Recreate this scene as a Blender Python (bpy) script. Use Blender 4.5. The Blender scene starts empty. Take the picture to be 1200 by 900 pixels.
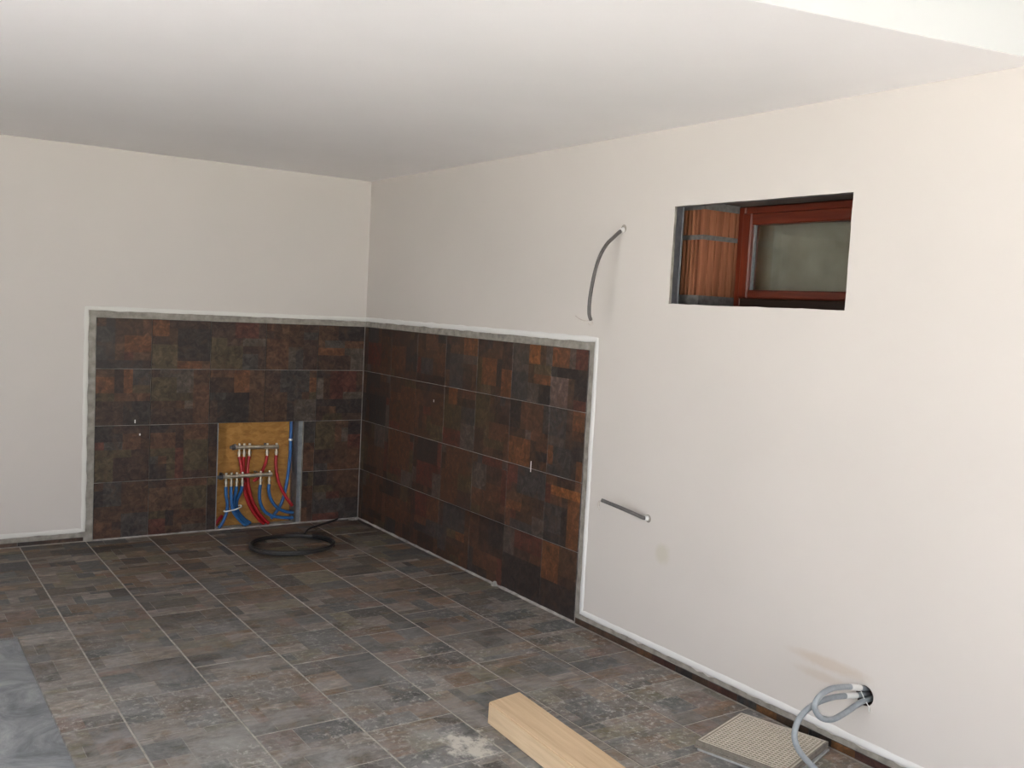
import bpy, bmesh, math, random
from mathutils import Vector, Matrix, noise
S = bpy.context.scene
COL = S.collection

# ------------------------------------------------------------------ camera
CAM = Vector((-2.8551, -5.9543, 1.4865))
YAW, PITCH, ROLL, FPX = 0.5996, -0.0786, 0.0522, 1133.7
cd = bpy.data.cameras.new('camera'); cam = bpy.data.objects.new('camera', cd); COL.objects.link(cam)
fwd = Vector((math.sin(YAW)*math.cos(PITCH), math.cos(YAW)*math.cos(PITCH), math.sin(PITCH)))
rt = Vector((math.cos(YAW), -math.sin(YAW), 0)); up = rt.cross(fwd)
r2 = rt*math.cos(ROLL)+up*math.sin(ROLL); u2 = -rt*math.sin(ROLL)+up*math.cos(ROLL)
m = Matrix((r2, u2, -fwd)).transposed().to_4x4(); m.translation = CAM
cam.matrix_world = m
cd.sensor_width = 36.0; cd.lens = FPX/1200*36; cd.clip_start = .05; cd.clip_end = 200
S.camera = cam

# ------------------------------------------------------------------ daylight: overcast sky through the garden openings
W = bpy.data.worlds.new('overcast_sky'); S.world = W; W.use_nodes = True
bg = W.node_tree.nodes['Background']; bg.inputs[0].default_value = (.86, .93, 1.0, 1); bg.inputs[1].default_value = 4.9
sl = bpy.data.lights.new('sun', 'SUN'); sl.energy = 110; sl.angle = .02; sl.color = (1, .98, .98)      # lights the terrace outside; and a patch of floor behind the viewer
so = bpy.data.objects.new('sun', sl); so.rotation_euler = Vector((.06, .50, -.86)).to_track_quat('-Z', 'Y').to_euler(); so.location = (-6, 4, 8); COL.objects.link(so)
vs = S.view_settings
vs.view_transform = 'Standard'; vs.look = 'None'; vs.gamma = 1; vs.use_curve_mapping = False
vs.exposure = 0.50
# room extents
XL, YF, H, H2 = -4.8, -8.2, 2.2727, 2.62
DOOR1 = (-5.9, -3.5, 0.0, 2.1)          # y0,y1,z0,z1 in wall_left
WIN2 = (-4.0, -1.3, 0.0, 2.0)            # x0,x1,z0,z1 in wall_front
def portal(name, loc, sx, sy, rot):
    l = bpy.data.lights.new(name, 'AREA'); l.shape = 'RECTANGLE'; l.size = sx; l.size_y = sy
    l.cycles.is_portal = True
    o = bpy.data.objects.new(name, l); o.location = loc; o.rotation_euler = rot; COL.objects.link(o)
portal('sky_portal', (XL-.14, (DOOR1[0]+DOOR1[1])/2, (DOOR1[2]+DOOR1[3])/2), DOOR1[3]-DOOR1[2], DOOR1[1]-DOOR1[0], (0, -math.pi/2, 0))
portal('sky_portal', ((WIN2[0]+WIN2[1])/2, YF-.14, (WIN2[2]+WIN2[3])/2), WIN2[1]-WIN2[0], WIN2[3]-WIN2[2], (math.pi/2, 0, 0))

# ------------------------------------------------------------------ helpers
def tag(o, label=None, cat=None, group=None, kind=None):
    if label: o['label'] = label
    if cat: o['category'] = cat
    if group: o['group'] = group
    if kind: o['kind'] = kind
    return o
def wloc(o):
    v = Vector((0, 0, 0))
    while o: v += o.location; o = o.parent
    return v
def empty(name, loc, **k):
    o = bpy.data.objects.new(name, None); o.empty_display_size = .1; o.location = loc; COL.objects.link(o)
    return tag(o, **k)
def mobj(name, V, F, mat, parent=None, base=None, smooth=False, cols=None):
    """one mesh object from world-space vertices; its origin at base"""
    V = [Vector(v) for v in V]
    if base is None:
        base = Vector(((min(v.x for v in V)+max(v.x for v in V))/2, (min(v.y for v in V)+max(v.y for v in V))/2, min(v.z for v in V)))
    base = Vector(base)
    me = bpy.data.meshes.new(name); me.from_pydata([v-base for v in V], [], F)
    me.materials.append(mat)
    if smooth: me.polygons.foreach_set('use_smooth', [True]*len(me.polygons))
    if cols:
        a = me.color_attributes.new('patch', 'FLOAT_COLOR', 'CORNER')
        for p in me.polygons:
            for li in p.loop_indices: a.data[li].color = (*cols[p.index], 1)
    me.update()
    o = bpy.data.objects.new(name, me); COL.objects.link(o)
    if parent: o.parent = parent; o.location = base-wloc(parent)
    else: o.location = base
    return o
class MB:
    def __init__(s): s.V = []; s.F = []
    def add(s, V, F):
        n = len(s.V); s.V += [Vector(v) for v in V]; s.F += [tuple(i+n for i in f) for f in F]; return s
    def box(s, x0, x1, y0, y1, z0, z1):
        x0, x1 = sorted((x0, x1)); y0, y1 = sorted((y0, y1)); z0, z1 = sorted((z0, z1))
        return s.add([(x0,y0,z0),(x1,y0,z0),(x1,y1,z0),(x0,y1,z0),(x0,y0,z1),(x1,y0,z1),(x1,y1,z1),(x0,y1,z1)],
                     [(3,2,1,0),(4,5,6,7),(0,1,5,4),(1,2,6,5),(2,3,7,6),(3,0,4,7)])
    def tube(s, pts, r, n=10, caps=True, wob=None):
        pts = [Vector(p) for p in pts]; N = len(pts); rings = []
        nrm = None
        for i, p in enumerate(pts):
            t = (pts[min(i+1, N-1)]-pts[max(i-1, 0)]).normalized()
            if nrm is None:
                a = Vector((0,0,1)) if abs(t.z) < .9 else Vector((1,0,0)); nrm = t.cross(a).normalized()
            else:
                nrm = (nrm-t*nrm.dot(t)); nrm = nrm.normalized() if nrm.length > 1e-6 else t.orthogonal().normalized()
            b = t.cross(nrm); rr = r[i] if isinstance(r, (list, tuple)) else r
            rings.append([p+(nrm*math.cos(2*math.pi*k/n)+b*math.sin(2*math.pi*k/n))*rr for k in range(n)])
        V = [v for R_ in rings for v in R_]; F = []
        for i in range(N-1):
            for k in range(n): F.append((i*n+k, i*n+(k+1)%n, (i+1)*n+(k+1)%n, (i+1)*n+k))
        if caps: F.append(tuple(range(n-1, -1, -1))); F.append(tuple((N-1)*n+k for k in range(n)))
        return s.add(V, F)
    def lathe(s, origin, axis, prof, n=14):
        """prof: list of (distance along axis, radius)"""
        o = Vector(origin); ax = Vector(axis).normalized(); a = ax.orthogonal().normalized(); b = ax.cross(a)
        V = []; F = []
        for (d, r) in prof:
            V += [o+ax*d+(a*math.cos(2*math.pi*k/n)+b*math.sin(2*math.pi*k/n))*max(r, 1e-5) for k in range(n)]
        for i in range(len(prof)-1):
            for k in range(n): F.append((i*n+k, i*n+(k+1)%n, (i+1)*n+(k+1)%n, (i+1)*n+k))
        F.append(tuple(range(n-1, -1, -1))); F.append(tuple((len(prof)-1)*n+k for k in range(n)))
        return s.add(V, F)
    def build(s, name, mat, parent=None, base=None, smooth=False): return mobj(name, s.V, s.F, mat, parent, base, smooth)
def spline(P, k=8):
    P = [Vector(p) for p in P]; out = []
    for i in range(len(P)-1):
        p0 = P[i-1] if i else P[0]*2-P[1]; p1, p2 = P[i], P[i+1]; p3 = P[i+2] if i+2 < len(P) else P[-1]*2-P[-2]
        for j in range(k):
            t = j/k
            out.append(.5*((2*p1)+(p2-p0)*t+(2*p0-5*p1+4*p2-p3)*t*t+(3*p1-p0-3*p2+p3)*t**3))
    out.append(P[-1]); return out
def sheet(name, outer, holes, to3, t0, t1, mat, parent=None):
    """a board with holes: 2-D loops (a,b), to3(a,b,t) gives world points; thickness t0..t1"""
    bm = bmesh.new(); edges = []
    for L in [outer]+holes:
        vs_ = [bm.verts.new((a, b, 0)) for a, b in L]
        edges += [bm.edges.new((vs_[i], vs_[(i+1) % len(vs_)])) for i in range(len(vs_))]
    bmesh.ops.triangle_fill(bm, use_beauty=True, edges=edges)
    bmesh.ops.recalc_face_normals(bm, faces=bm.faces[:])
    g = bmesh.ops.extrude_face_region(bm, geom=bm.faces[:])
    for v in g['geom']:
        if isinstance(v, bmesh.types.BMVert): v.co.z = 1
    bmesh.ops.recalc_face_normals(bm, faces=bm.faces[:])
    bm.verts.index_update()
    V = [to3(v.co.x, v.co.y, t1 if v.co.z > .5 else t0) for v in bm.verts]
    F = [tuple(v.index for v in f.verts) for f in bm.faces]; bm.free()
    o = mobj(name, V, F, mat, parent)
    b2 = bmesh.new(); b2.from_mesh(o.data); bmesh.ops.recalc_face_normals(b2, faces=b2.faces[:]); b2.to_mesh(o.data); b2.free()
    return o
def wob(p, q, amp, seed, step=.03):
    """a slightly uneven line from p to q (2-D)"""
    p = Vector(p); q = Vector(q); d = q-p; n = Vector((-d.y, d.x)).normalized(); k = max(2, int(d.length/step)); out = []
    for i in range(k):
        s_ = i/k; w = noise.noise(Vector((s_*d.length*9, seed, .3)))*amp*.7+noise.noise(Vector((s_*d.length*40, seed, 5.3)))*amp*.4
        if i == 0: w = 0
        c = p+d*s_+n*w; out.append((c.x, c.y))
    return out
def circle(a, b, r, n=28): return [(a+r*math.cos(2*math.pi*k/n), b+r*math.sin(2*math.pi*k/n)) for k in range(n)]

# ------------------------------------------------------------------ materials
class M:
    def __init__(s, name, rough=.6, metal=0, spec=.5):
        s.m = bpy.data.materials.new(name); s.m.use_nodes = True; s.t = s.m.node_tree; s.n = s.t.nodes; s.l = s.t.links
        s.b = s.n['Principled BSDF']; s.b.inputs['Roughness'].default_value = rough; s.b.inputs['Metallic'].default_value = metal
        s.b.inputs['Specular IOR Level'].default_value = spec
    def new(s, kind, **k):
        x = s.n.new(kind)
        for a, v in k.items(): setattr(x, a, v)
        return x
    def coord(s, which='Object', scale=None):
        if which == 'Position': out = s.new('ShaderNodeNewGeometry').outputs['Position']
        else: out = s.new('ShaderNodeTexCoord').outputs[which]
        if scale:
            mp = s.new('ShaderNodeMapping'); mp.inputs['Scale'].default_value = scale; s.l.new(out, mp.inputs[0]); out = mp.outputs[0]
        return out
    def noise(s, scale, detail=4, rough=.55, co=None, dist=0):
        x = s.new('ShaderNodeTexNoise'); x.inputs['Scale'].default_value = scale; x.inputs['Detail'].default_value = detail
        x.inputs['Roughness'].default_value = rough; x.inputs['Distortion'].default_value = dist
        if co: s.l.new(co, x.inputs['Vector'])
        return x.outputs['Fac']
    def ramp(s, fac, stops):
        r = s.new('ShaderNodeValToRGB'); e = r.color_ramp.elements
        while len(e) < len(stops): e.new(.5)
        for i, (p, c) in enumerate(stops):
            e[i].position = p; e[i].color = (*c, 1) if isinstance(c, tuple) else (c, c, c, 1)
        s.l.new(fac, r.inputs[0]); return r.outputs[0]
    def mix(s, fac, a, b, mode='MIX'):
        x = s.new('ShaderNodeMix', data_type='RGBA', blend_type=mode)
        for inp, v in ((x.inputs[0], fac), (x.inputs[6], a), (x.inputs[7], b)):
            if isinstance(v, tuple): inp.default_value = (*v, 1)
            elif isinstance(v, (int, float)): inp.default_value = v
            else: s.l.new(v, inp)
        return x.outputs[2]
    def math(s, op, a, b=0.0, c=None):
        x = s.new('ShaderNodeMath', operation=op, use_clamp=False)
        for i, v in enumerate((a, b) if c is None else (a, b, c)):
            if isinstance(v, (int, float)): x.inputs[i].default_value = v
            else: s.l.new(v, x.inputs[i])
        return x.outputs[0]
    def color(s, v):
        if isinstance(v, tuple): s.b.inputs['Base Color'].default_value = (*v, 1)
        else: s.l.new(v, s.b.inputs['Base Color'])
        return s
    def rough(s, v): s.l.new(v, s.b.inputs['Roughness']); return s
    def bump(s, h, strength=.2, dist=.002):
        x = s.new('ShaderNodeBump'); x.inputs['Strength'].default_value = strength; x.inputs['Distance'].default_value = dist
        s.l.new(h, x.inputs['Height']); s.l.new(x.outputs[0], s.b.inputs['Normal']); return s
def plain(name, c, var=.12, scale=20, rough=.6, metal=0, spec=.5, bump=0):
    x = M(name, rough, metal, spec); f = x.noise(scale, 4, co=x.coord('Position'))
    lo = tuple(v*(1-var) for v in c); hi = tuple(min(1, v*(1+var)) for v in c)
    x.color(x.ramp(f, [(.3, lo), (.7, hi)]))
    if bump: x.bump(f, bump)
    return x.m
MAT = {}
def paint(name, c, stains_and_shade=False):
    x = M(name, .75, 0, .25); P = x.coord('Position')
    big = x.noise(1.3, 3, co=P); fine = x.noise(180, 3, co=P)
    col = x.ramp(big, [(.3, tuple(v*.975 for v in c)), (.7, tuple(min(1, v*1.015) for v in c))])
    if stains_and_shade:
        def blob(y, z, ry, rz, soft):
            s_ = x.new('ShaderNodeSeparateXYZ'); x.l.new(P, s_.inputs[0])
            a = x.math('DIVIDE', x.math('SUBTRACT', s_.outputs[1], y), ry); b = x.math('DIVIDE', x.math('SUBTRACT', s_.outputs[2], z), rz)
            d = x.math('SQRT', x.math('ADD', x.math('MULTIPLY', a, a), x.math('MULTIPLY', b, b)))
            d = x.math('ADD', d, x.math('MULTIPLY', x.math('SUBTRACT', x.noise(30, 3, co=P), .5), .5))
            return x.ramp(d, [(.45, soft), (1.0, 0.0)])
        col = x.mix(blob(-2.985, .475, .055, .055, .4), col, (.46, .415, .30))
        col = x.mix(blob(-3.86, .29, .20, .028, .45), col, (.47, .36, .27))  # streak by the conduits: brown stain mixed with soft shadow, painted into the colour
        col = x.mix(blob(-3.83, .235, .14, .022, .35), col, (.47, .37, .29))  # lower streak, likewise part stain and part painted shadow
    x.color(col); x.bump(fine, .12, .001)
    return x.m
PAINT = (.585, .537, .505)
MAT['wall_paint'] = paint('wall_paint', PAINT, True)
MAT['back_paint'] = paint('back_wall_paint', PAINT)
MAT['ceiling_paint'] = paint('ceiling_paint', (.885, .848, .84))
MAT['cut_in'] = paint('cut_in_paint', (.70, .68, .665))
MAT['cut_in_back'] = paint('cut_in_back_paint', (.66, .635, .60))
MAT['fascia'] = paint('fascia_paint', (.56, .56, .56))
MAT['raw'] = plain('raw_plaster', (.27, .245, .215), .3, 22, .9, bump=.3)
MAT['screed'] = None
x = M('screed', .6); P = x.coord('Position'); n1 = x.noise(5.5, 8, .7, P, .8); n2 = x.noise(60, 4, .6, P)
c = x.ramp(n1, [(.3, (.10, .105, .115)), (.5, (.22, .232, .252)), (.72, (.38, .385, .395))])
c = x.mix(x.ramp(n2, [(.62, 0.0), (.8, .35)]), c, (.5, .5, .49)); x.color(c); x.bump(n2, .3); MAT['screed'] = x.m
MAT['grout'] = plain('grout', (.40, .37, .335), .25, 30, .9, bump=.2)
MAT['wall_grout'] = plain('wall_grout', (.24, .22, .20), .5, 14, .9)
MAT['pale_grout'] = plain('pale_grout', (.30, .28, .26), .3, 20, .9, bump=.3)
def tile_mat(name, floor):
    x = M(name, .45, 0, .3); at = x.new('ShaderNodeVertexColor', layer_name='patch').outputs[0]; P = x.coord('Position')
    st = x.coord('Position', (1, 1, 1) if not floor else (.8, 2.2, 1))
    n1 = x.noise(26 if not floor else 17, 6, .65, st, .8); n2 = x.noise(70, 5, .6, P); n3 = x.noise(9, 4, .6, P, 1.2)
    c = x.mix(1.0, at, x.ramp(n1, [(.28, .30), (.5, .80), (.72, 1.6)] if not floor else [(.28, .42), (.5, 1.0), (.74, 2.0)]), 'MULTIPLY')
    c = x.mix(x.ramp(n3, [(.53, 0.0), (.70, .55 if not floor else .6)]), c, (.075, .040, .025) if not floor else (.17, .11, .065))
    c = x.mix(x.ramp(n2, [(.5, 0.0), (.8, .3)]), c, (.05, .045, .04) if not floor else (.26, .25, .235))
    if floor:
        s_ = x.new('ShaderNodeSeparateXYZ'); x.l.new(P, s_.inputs[0]); px, py = s_.outputs[0], s_.outputs[1]
        # building dust walked over the front of the floor: patchy, thicker beside the bare screed
        front = x.new('ShaderNodeMapRange'); x.l.new(py, front.inputs[0]); front.inputs[1].default_value = -.6; front.inputs[2].default_value = -3.4
        side = x.new('ShaderNodeMapRange'); x.l.new(px, side.inputs[0]); side.inputs[1].default_value = -.3; side.inputs[2].default_value = -2.2
        side.inputs[3].default_value = .5; side.inputs[4].default_value = 1.25
        d1 = x.ramp(x.noise(5.5, 8, .7, P, .6), [(.36, 0.05), (.66, .85)])
        d = x.math('MULTIPLY', x.math('MULTIPLY', front.outputs[0], side.outputs[0]), d1)
        c = x.mix(d, c, (.34, .335, .335))
        spk = x.math('MULTIPLY', x.ramp(x.noise(38, 6, .75, P, .4), [(.52, 0.0), (.64, .85)]), x.math('MULTIPLY', front.outputs[0], x.ramp(x.noise(2.6, 3, .5, P), [(.40, 0.0), (.6, 1.0)])))
        c = x.mix(spk, c, (.50, .48, .45))
        # one spill of plaster powder
        a = x.math('DIVIDE', x.math('ADD', px, 1.13), .13); b = x.math('DIVIDE', x.math('ADD', py, 3.29), .17)
        r = x.math('SQRT', x.math('ADD', x.math('MULTIPLY', a, a), x.math('MULTIPLY', b, b)))
        r = x.math('ADD', r, x.math('MULTIPLY', x.math('SUBTRACT', x.noise(16, 6, .75, P), .5), 3.6))
        c = x.mix(x.ramp(r, [(.2, .9), (.75, 0.0)]), c, (.60, .57, .52))
        x.rough(x.ramp(n1, [(.3, .5), (.7, .75)]))
    else:
        x.rough(x.ramp(n1, [(.3, .35), (.7, .6)]))
    x.color(c); x.bump(n1, .35, .002); return x.m
MAT['wall_tile'] = tile_mat('slate_wall_tile', False)
MAT['floor_tile'] = tile_mat('slate_floor_tile', True)
def wood(name, a, b, scale, axis, rough=.6, spec=.4):
    x = M(name, rough, 0, spec); sc = [scale]*3; sc[axis] = scale*.06
    co = x.coord('Object', tuple(sc)); n1 = x.noise(1.0, 6, .6, co, .6); n2 = x.noise(4.0, 4, .6, co)
    c = x.ramp(n1, [(.3, a), (.65, b)]); c = x.mix(x.ramp(n2, [(.55, 0.0), (.8, .35)]), c, tuple(v*.7 for v in a)); x.color(c); x.bump(n1, .15)
    return x.m
MAT['pine'] = wood('sawn_pine', (.50, .345, .215), (.66, .50, .335), 28, 1, .75, .2)
MAT['redwood'] = wood('red_stained_wood', (.085, .013, .006), (.155, .026, .010), 30, 1, .35, .5)
MAT['redwood_v'] = wood('red_stained_upright', (.085, .013, .006), (.155, .026, .010), 30, 2, .35, .5)
x = M('oriented_strand_board', .7); co = x.coord('Object', (14, 14, 30)); v = x.new('ShaderNodeTexVoronoi'); v.inputs['Scale'].default_value = 1.6
x.l.new(co, v.inputs['Vector']); n1 = x.noise(9, 5, .6, x.coord('Object', (1, 1, 2.2)), 1.5)
c = x.ramp(n1, [(.3, (.22, .092, .015)), (.55, (.40, .185, .035)), (.75, (.48, .25, .06))])
sv = x.new('ShaderNodeSeparateColor'); x.l.new(v.outputs['Color'], sv.inputs[0])
c = x.mix(.4, c, x.ramp(sv.outputs[0], [(0, (.24, .10, .018)), (1, (.50, .26, .065))])); x.color(c); x.bump(n1, .2); MAT['osb'] = x.m
MAT['shaded_wood'] = wood('shaded_red_wood', (.018, .009, .006), (.035, .016, .010), 30, 1, .5, .3)  # window sill wood, darkened: the shade under the frame is in its colour
MAT['zinc'] = plain('galvanised_steel', (.38, .40, .42), .2, 30, .38, .85)
MAT['dark_zinc'] = plain('dull_steel', (.15, .15, .165), .25, 20, .5, .7)
MAT['nickel'] = plain('nickel_brass', (.62, .56, .47), .15, 60, .3, .9)
MAT['brass'] = plain('brass', (.55, .40, .2), .15, 60, .35, .9)
MAT['red_pipe'] = plain('red_pipe', (.34, .010, .014), .2, 40, .45)
MAT['blue_pipe'] = plain('blue_pipe', (.018, .10, .28), .2, 40, .45)
MAT['white_plastic'] = plain('white_plastic', (.75, .75, .72), .05, 40, .45)
MAT['cable'] = plain('dark_cable', (.018, .017, .017), .2, 60, .5)
MAT['grey_cable'] = plain('grey_cable_sheath', (.085, .075, .072), .2, 60, .5)
MAT['conduit'] = plain('grey_conduit', (.26, .28, .30), .1, 60, .45)
MAT['copper'] = plain('copper', (.55, .25, .12), .1, 60, .35, .9)
MAT['wire'] = plain('pale_wire', (.45, .38, .34), .1, 60, .5)
MAT['box_inner'] = plain('box_inner', (.07, .035, .025), .3, 60, .6)
MAT['block'] = wood('fired_clay', (.17, .058, .028), (.32, .125, .065), 26, 2, .85, .2)
MAT['mortar'] = plain('mortar', (.12, .11, .105), .3, 40, .95, bump=.4)
MAT['concrete'] = plain('concrete', (.11, .09, .075), .3, 12, .95, bump=.3)
MAT['tile_back'] = plain('tile_reverse', (.26, .225, .185), .15, 30, .85, bump=.2)
MAT['tile_ridge'] = plain('tile_ridge', (.50, .45, .385), .12, 60, .85)
MAT['tile_edge'] = plain('tile_edge', (.19, .165, .14), .2, 60, .8)
MAT['tile_edge2'] = plain('pale_tile_edge', (.36, .36, .355), .15, 60, .7)
MAT['grass'] = plain('grass', (.19, .20, .16), .3, 3, .95)
MAT['paving'] = plain('pale_paving', (.22, .215, .21), .12, 2, .9)
x = M('window_glass', .02); x.b.inputs['Transmission Weight'].default_value = 1; x.b.inputs['IOR'].default_value = 1.45; x.color((.95, .97, .95)); MAT['glass'] = x.m
x = M('plastic_sheet', .5); n1 = x.noise(6, 4, .6, x.coord('Position')); x.color(x.ramp(n1, [(.3, (.36, .33, .25)), (.7, (.52, .48, .38))]))
tr = x.new('ShaderNodeBsdfTranslucent'); tr.inputs[0].default_value = (.075, .068, .05, 1); mx = x.new('ShaderNodeMixShader'); mx.inputs[0].default_value = .45
x.l.new(x.b.outputs[0], mx.inputs[1]); x.l.new(tr.outputs[0], mx.inputs[2]); x.l.new(mx.outputs[0], x.n['Material Output'].inputs[0]); MAT['film'] = x.m

# ------------------------------------------------------------------ printed patches of the slate-look tiles (h = metres from the corner, z)
BACK= [(1.40,1.57,1.09,1.23,"rust"),(1.04,1.22,1.08,1.24,"black"),(1.28,1.39,1.14,1.19,"dark"),(1.29,1.39,1.19,1.31,"rust"),(1.10,1.23,1.03,1.07,"rust"),(1.39,1.51,0.91,1.01,"slate"),(1.23,1.38,0.81,0.95,"olive"),(1.51,1.57,0.86,1.01,"rust"),(1.16,1.22,0.85,1.02,"grey"),(1.40,1.57,0.68,0.84,"black"),(1.15,1.38,0.68,0.79,"dark"),(1.05,1.15,0.69,0.90,"rust2"),(1.58,1.69,0.85,0.94,"rust"),(1.59,1.69,1.08,1.25,"slate"),(1.39,1.51,0.85,0.91,"olive"),(1.40,1.46,1.03,1.08,"dark"),(1.62,1.69,0.57,0.67,"black"),(1.43,1.57,0.52,0.63,"rust2"),(1.40,1.50,0.34,0.51,"dark"),(1.28,1.39,0.34,0.46,"black"),(1.23,1.37,0.52,0.65,"rust2"),(1.05,1.21,0.40,0.57,"olive"),(1.06,1.21,0.34,0.41,"dark"),(1.22,1.27,0.34,0.50,"olive"),(1.57,1.63,0.18,0.33,"slate"),(1.39,1.53,0.00,0.15,"slate"),(1.30,1.38,0.02,0.11,"red"),(1.40,1.53,0.17,0.32,"brown"),(1.04,1.21,0.14,0.30,"olive"),(1.62,1.68,0.36,0.50,"olive"),(0.92,1.03,1.19,1.30,"dark"),(0.76,0.91,1.20,1.31,"red"),(0.86,1.03,1.03,1.18,"olive"),(0.70,0.86,1.14,1.19,"grey"),(0.75,0.82,1.02,1.13,"slate"),(0.52,0.68,1.03,1.19,"rust2"),(0.45,0.49,1.03,1.14,"slate"),(0.35,0.45,1.03,1.19,"dark"),(0.02,0.22,1.21,1.30,"black"),(0.17,0.33,1.13,1.18,"rust"),(0.13,0.28,1.03,1.12,"dark"),(0.02,0.11,1.03,1.14,"grey"),(0.81,0.97,0.70,0.83,"black"),(0.41,0.57,0.86,0.99,"slate"),(0.35,0.40,0.85,0.96,"rust"),(0.52,0.81,0.69,0.85,"brown"),(0.06,0.17,0.87,1.00,"red"),(0.00,0.16,0.80,0.85,"grey"),(0.36,0.51,0.70,0.83,"grey"),(0.80,0.87,0.87,1.00,"rust"),(0.20,0.34,0.49,0.67,"olive"),(0.12,0.17,0.53,0.65,"grey"),(0.02,0.11,0.58,0.67,"black"),(0.21,0.34,0.37,0.47,"dark"),(0.24,0.33,0.25,0.33,"black"),(0.03,0.19,0.19,0.33,"brown"),(0.19,0.34,0.18,0.23,"olive"),(0.13,0.33,0.07,0.17,"slate"),(0.02,0.12,0.07,0.17,"black"),(0.02,0.14,0.47,0.57,"red")]
RIGHT= [(0.06,0.19,1.21,1.29,"slate"),(0.07,0.27,1.06,1.19,"red"),(0.42,0.66,1.22,1.31,"dark"),(0.43,0.60,1.06,1.20,"rust2"),(0.81,0.97,1.04,1.14,"slate"),(0.98,1.10,1.04,1.23,"rust2"),(0.98,1.09,1.25,1.30,"black"),(1.16,1.28,1.02,1.21,"slate"),(1.28,1.42,1.22,1.29,"rust"),(1.28,1.42,1.14,1.21,"grey"),(0.57,0.80,0.74,0.98,"rust2"),(1.28,1.44,0.81,0.90,"slate"),(1.15,1.27,0.90,1.00,"rust"),(0.95,1.11,0.78,0.95,"brown"),(0.10,0.35,0.69,0.87,"black"),(1.50,1.66,1.04,1.19,"rust"),(1.68,1.77,1.03,1.17,"rust"),(1.79,1.94,1.02,1.18,"slate"),(1.94,2.05,1.19,1.29,"orange"),(2.06,2.14,1.20,1.29,"grey"),(1.96,2.12,1.13,1.18,"rust"),(2.02,2.12,1.01,1.12,"black"),(1.95,2.01,1.02,1.12,"grey"),(2.14,2.29,1.02,1.14,"grey2"),(2.14,2.28,1.19,1.29,"rust"),(2.30,2.42,1.08,1.23,"black"),(2.30,2.42,1.23,1.29,"red"),(2.30,2.42,1.02,1.06,"red"),(1.90,2.06,0.86,1.01,"rust2"),(1.80,1.89,0.85,1.00,"black"),(2.08,2.27,0.86,0.99,"slate"),(2.30,2.42,0.90,1.00,"rust"),(1.57,1.78,0.76,0.89,"rust2"),(1.61,1.77,0.91,0.98,"dark"),(1.97,2.12,0.81,0.85,"rust2"),(0.42,0.72,0.46,0.68,"rust2"),(0.78,1.07,0.53,0.67,"black"),(1.13,1.41,0.52,0.67,"rust2"),(0.78,0.99,0.38,0.51,"red"),(0.99,1.11,0.36,0.50,"grey"),(1.28,1.44,0.45,0.52,"olive"),(0.34,0.52,0.23,0.33,"black"),(0.42,0.69,0.10,0.24,"rust2"),(1.13,1.39,0.18,0.33,"slate"),(0.94,1.09,0.20,0.33,"rust2"),(1.30,1.39,0.13,0.18,"rust"),(1.66,1.77,0.22,0.33,"black"),(1.79,1.89,0.21,0.33,"grey"),(1.90,2.11,0.25,0.33,"red"),(1.79,2.12,0.02,0.20,"black"),(2.13,2.28,0.13,0.35,"rust"),(2.30,2.43,0.35,0.56,"rust"),(2.18,2.41,0.57,0.65,"orange"),(2.13,2.28,0.40,0.53,"slate"),(1.90,2.11,0.51,0.68,"slate"),(1.82,2.02,0.34,0.41,"slate"),(2.02,2.13,0.36,0.46,"grey"),(1.47,1.76,0.06,0.15,"rust2"),(1.47,1.62,-0.01,0.10,"black"),(1.77,1.94,0.42,0.50,"rust"),(2.20,2.33,0.69,0.83,"slate"),(2.13,2.18,0.73,0.84,"rust"),(2.01,2.12,0.71,0.79,"black"),(1.80,1.97,0.70,0.80,"rust"),(2.15,2.40,-0.00,0.13,"black"),(2.36,2.41,0.68,0.75,"rust"),(1.46,1.58,0.39,0.47,"rust2"),(1.60,1.74,0.42,0.52,"rust2"),(2.28,2.41,0.21,0.32,"brown")]
PC = dict(black=(.027,.024,.024), slate=(.040,.039,.040), dark=(.040,.028,.024), brown=(.056,.036,.026), rust2=(.068,.039,.027),
          rust=(.100,.049,.027), orange=(.15,.068,.028), red=(.066,.029,.024), olive=(.056,.047,.031), grey=(.062,.056,.051), grey2=(.095,.074,.068))
WALLPAL = ['black','slate','dark','brown','brown','dark','rust2','rust2','red','olive','grey','dark','brown','dark']
FC = [(.125,.115,.105),(.10,.094,.088),(.15,.14,.13),(.085,.088,.092),(.06,.064,.068),(.14,.108,.08),(.12,.08,.054),(.075,.062,.052),(.17,.155,.14),(.115,.08,.066),(.115,.108,.08),(.05,.045,.042)]
FC = [(r_*1.2, g_*1.12, b_*1.06) for r_, g_, b_ in FC]
RNG = random.Random(11)
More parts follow.
